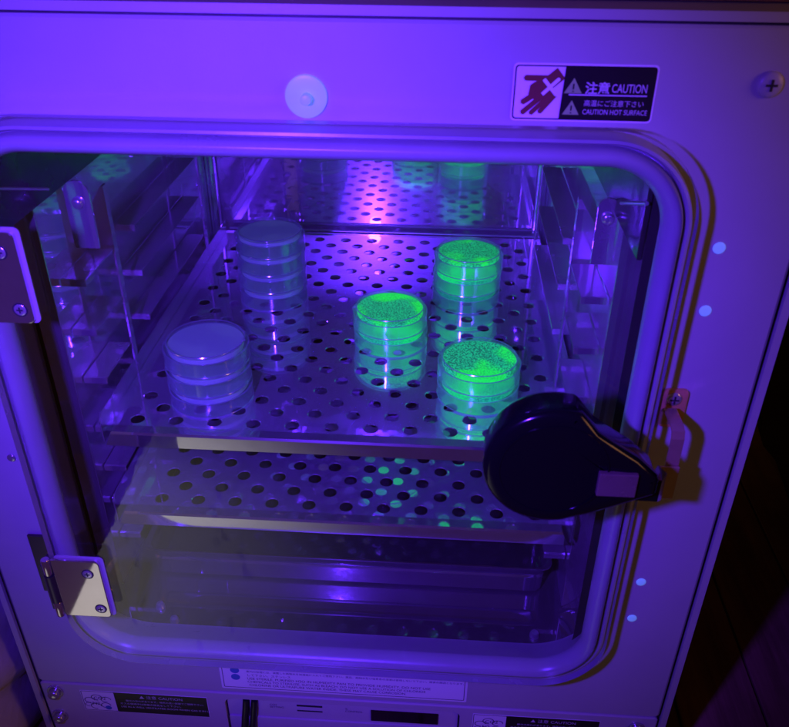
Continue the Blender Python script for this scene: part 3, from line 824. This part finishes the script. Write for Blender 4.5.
# ------------------------------------------------------------------ camera
W, Hh = 789., 727.; f = 803.; cx, cy = W/2, Hh/2
vz = Vector((385-cx, 1660-cy, f)).normalized()
vy = Vector((454-cx, -134-cy, f)); vy = (vy-vz*vy.dot(vz)).normalized()
up = -vz; vx = vy.cross(up)
R = Matrix((vx, vy, up))                   # camera frame (right, down, forward) -> world
rt, dn, fw = R.col[0], R.col[1], R.col[2]
cam = bpy.data.cameras.new('camera'); co = bpy.data.objects.new('camera', cam); COL.objects.link(co)
mw = Matrix.Identity(4)
for i in range(3):
    mw[i][0] = rt[i]; mw[i][1] = -dn[i]; mw[i][2] = -fw[i]
mw[0][3], mw[1][3], mw[2][3] = 0, 0, .33
co.matrix_world = mw
cam.sensor_fit = 'HORIZONTAL'; cam.sensor_width = 36; cam.lens = f/W*36; cam.clip_start = .01; cam.clip_end = 50
cam.dof.use_dof = True; cam.dof.focus_distance = .66; cam.dof.aperture_fstop = 22 
S.camera = co

# ------------------------------------------------------------------ light
def aim(o, p, tgt):
    o.location = p; d = Vector(tgt)-Vector(p); o.rotation_euler = d.to_track_quat('-Z', 'Y').to_euler()
ld = bpy.data.lights.new('violet_torch', 'SPOT'); ld.energy = 32; ld.color = (.098, .018, 1.); ld.spot_size = math.radians(78); ld.spot_blend = 1.
ld.shadow_soft_size = .012
lo = bpy.data.objects.new('violet_torch', ld); COL.objects.link(lo); aim(lo, (-.138, .0, .33), (-.085, .376, .11))
# added light panel standing in for a pale lit surface in front, seen mirrored in the door glass, hinge and shelf lips
la = bpy.data.lights.new('added_glow_panel', 'AREA'); la.shape = 'RECTANGLE'; la.size = .80; la.size_y = .80; la.energy = 1.0; la.color = (1., .94, .91)
lr = bpy.data.objects.new('added_glow_panel', la); COL.objects.link(lr)
def reflect_point(u, v, dist, ymir=.35):
    d = R @ Vector((u-cx, v-cy, f)); t = ymir/d.y; P = Vector((0, 0, .33))+d*t
    r = Vector((d.x, -d.y, d.z)).normalized(); return P+r*dist, r
# left edge runs through the mirror images of (150,440) and (68,620)
A1, r1 = reflect_point(165, 405, 1.1); A2, r2 = reflect_point(68, 620, 1.1)
Cc, rc_ = reflect_point(300, 560, 1.1)
nrm = (Vector((-.06, .40, .0))-Cc).normalized()
e = (A1-A2); e = (e-nrm*e.dot(nrm)).normalized()
side = e.cross(nrm).normalized()
if (Cc-A1).dot(side) < 0: side = -side
# project edge points on the light panel plane through Cc
def onpl(Pm, r): 
    return Pm + r*((Cc-Pm).dot(nrm)/r.dot(nrm))
a1, a2 = onpl(A1, r1), onpl(A2, r2)
e = (a1-a2).normalized(); side = e.cross(nrm).normalized()
if (onpl(Cc, rc_)-a1).dot(side) < 0: side = -side
ln = (a1-a2).length; width = .55; height = ln*2.6
ctr = a1 - e*height/2 + side*width/2
zax = -nrm
Rm = Matrix((side, zax.cross(side), zax)).transposed()
lr.matrix_world = Matrix.Translation(ctr) @ Rm.to_4x4()
la.size = width; la.size_y = height; la.energy = .52*PI*width*height
VT = (1., .80)
la.use_nodes = True; nt = la.node_tree; nt.nodes.clear()
lo_ = nt.nodes.new('ShaderNodeOutputLight'); em = nt.nodes.new('ShaderNodeEmission'); ge = nt.nodes.new('ShaderNodeNewGeometry')
sp = nt.nodes.new('ShaderNodeSeparateXYZ'); nt.links.new(ge.outputs['Parametric'], sp.inputs[0])
mr = nt.nodes.new('ShaderNodeMapRange'); mr.interpolation_type = 'SMOOTHSTEP'
mr.inputs[1].default_value = 0; mr.inputs[2].default_value = 1; mr.inputs[3].default_value = 1; mr.inputs[4].default_value = 0.02
nt.links.new(sp.outputs[0], mr.inputs[0])
mv = nt.nodes.new('ShaderNodeMapRange'); mv.interpolation_type = 'SMOOTHSTEP'
mv.inputs[1].default_value = VT[0]; mv.inputs[2].default_value = VT[1]; mv.inputs[3].default_value = 0; mv.inputs[4].default_value = 1
nt.links.new(sp.outputs[1], mv.inputs[0]); mm = nt.nodes.new('ShaderNodeMath'); mm.operation = 'MULTIPLY'
nt.links.new(mr.outputs[0], mm.inputs[0]); nt.links.new(mv.outputs[0], mm.inputs[1])
nt.links.new(mm.outputs[0], em.inputs['Strength']); em.inputs['Color'].default_value = (1, 1, 1, 1)
nt.links.new(em.outputs[0], lo_.inputs[0])

lw_ = bpy.data.lights.new('warm_lamp', 'AREA'); lw_.shape = 'DISK'; lw_.size = .45; lw_.energy = 2.4; lw_.color = (1., .42, .16)
lwo = bpy.data.objects.new('warm_lamp', lw_); COL.objects.link(lwo); aim(lwo, (1.0, .02, .40), (.12, .38, .0))
w = bpy.data.worlds.new('World'); S.world = w; w.use_nodes = True
bgd = w.node_tree.nodes['Background']; bgd.inputs[0].default_value = (1., .36, .16, 1); bgd.inputs[1].default_value = .028

S.view_settings.view_transform = 'Standard'; S.view_settings.look = 'None'; S.view_settings.gamma = 1; S.view_settings.exposure = 0
S.render.engine = 'CYCLES'
cy_ = S.cycles
cy_.max_bounces = 14; cy_.glossy_bounces = 8; cy_.transparent_max_bounces = 48; cy_.transmission_bounces = 6; cy_.diffuse_bounces = 3
cy_.use_denoising = True; cy_.sample_clamp_indirect = 40; cy_.caustics_reflective = True; cy_.blur_glossy = .1
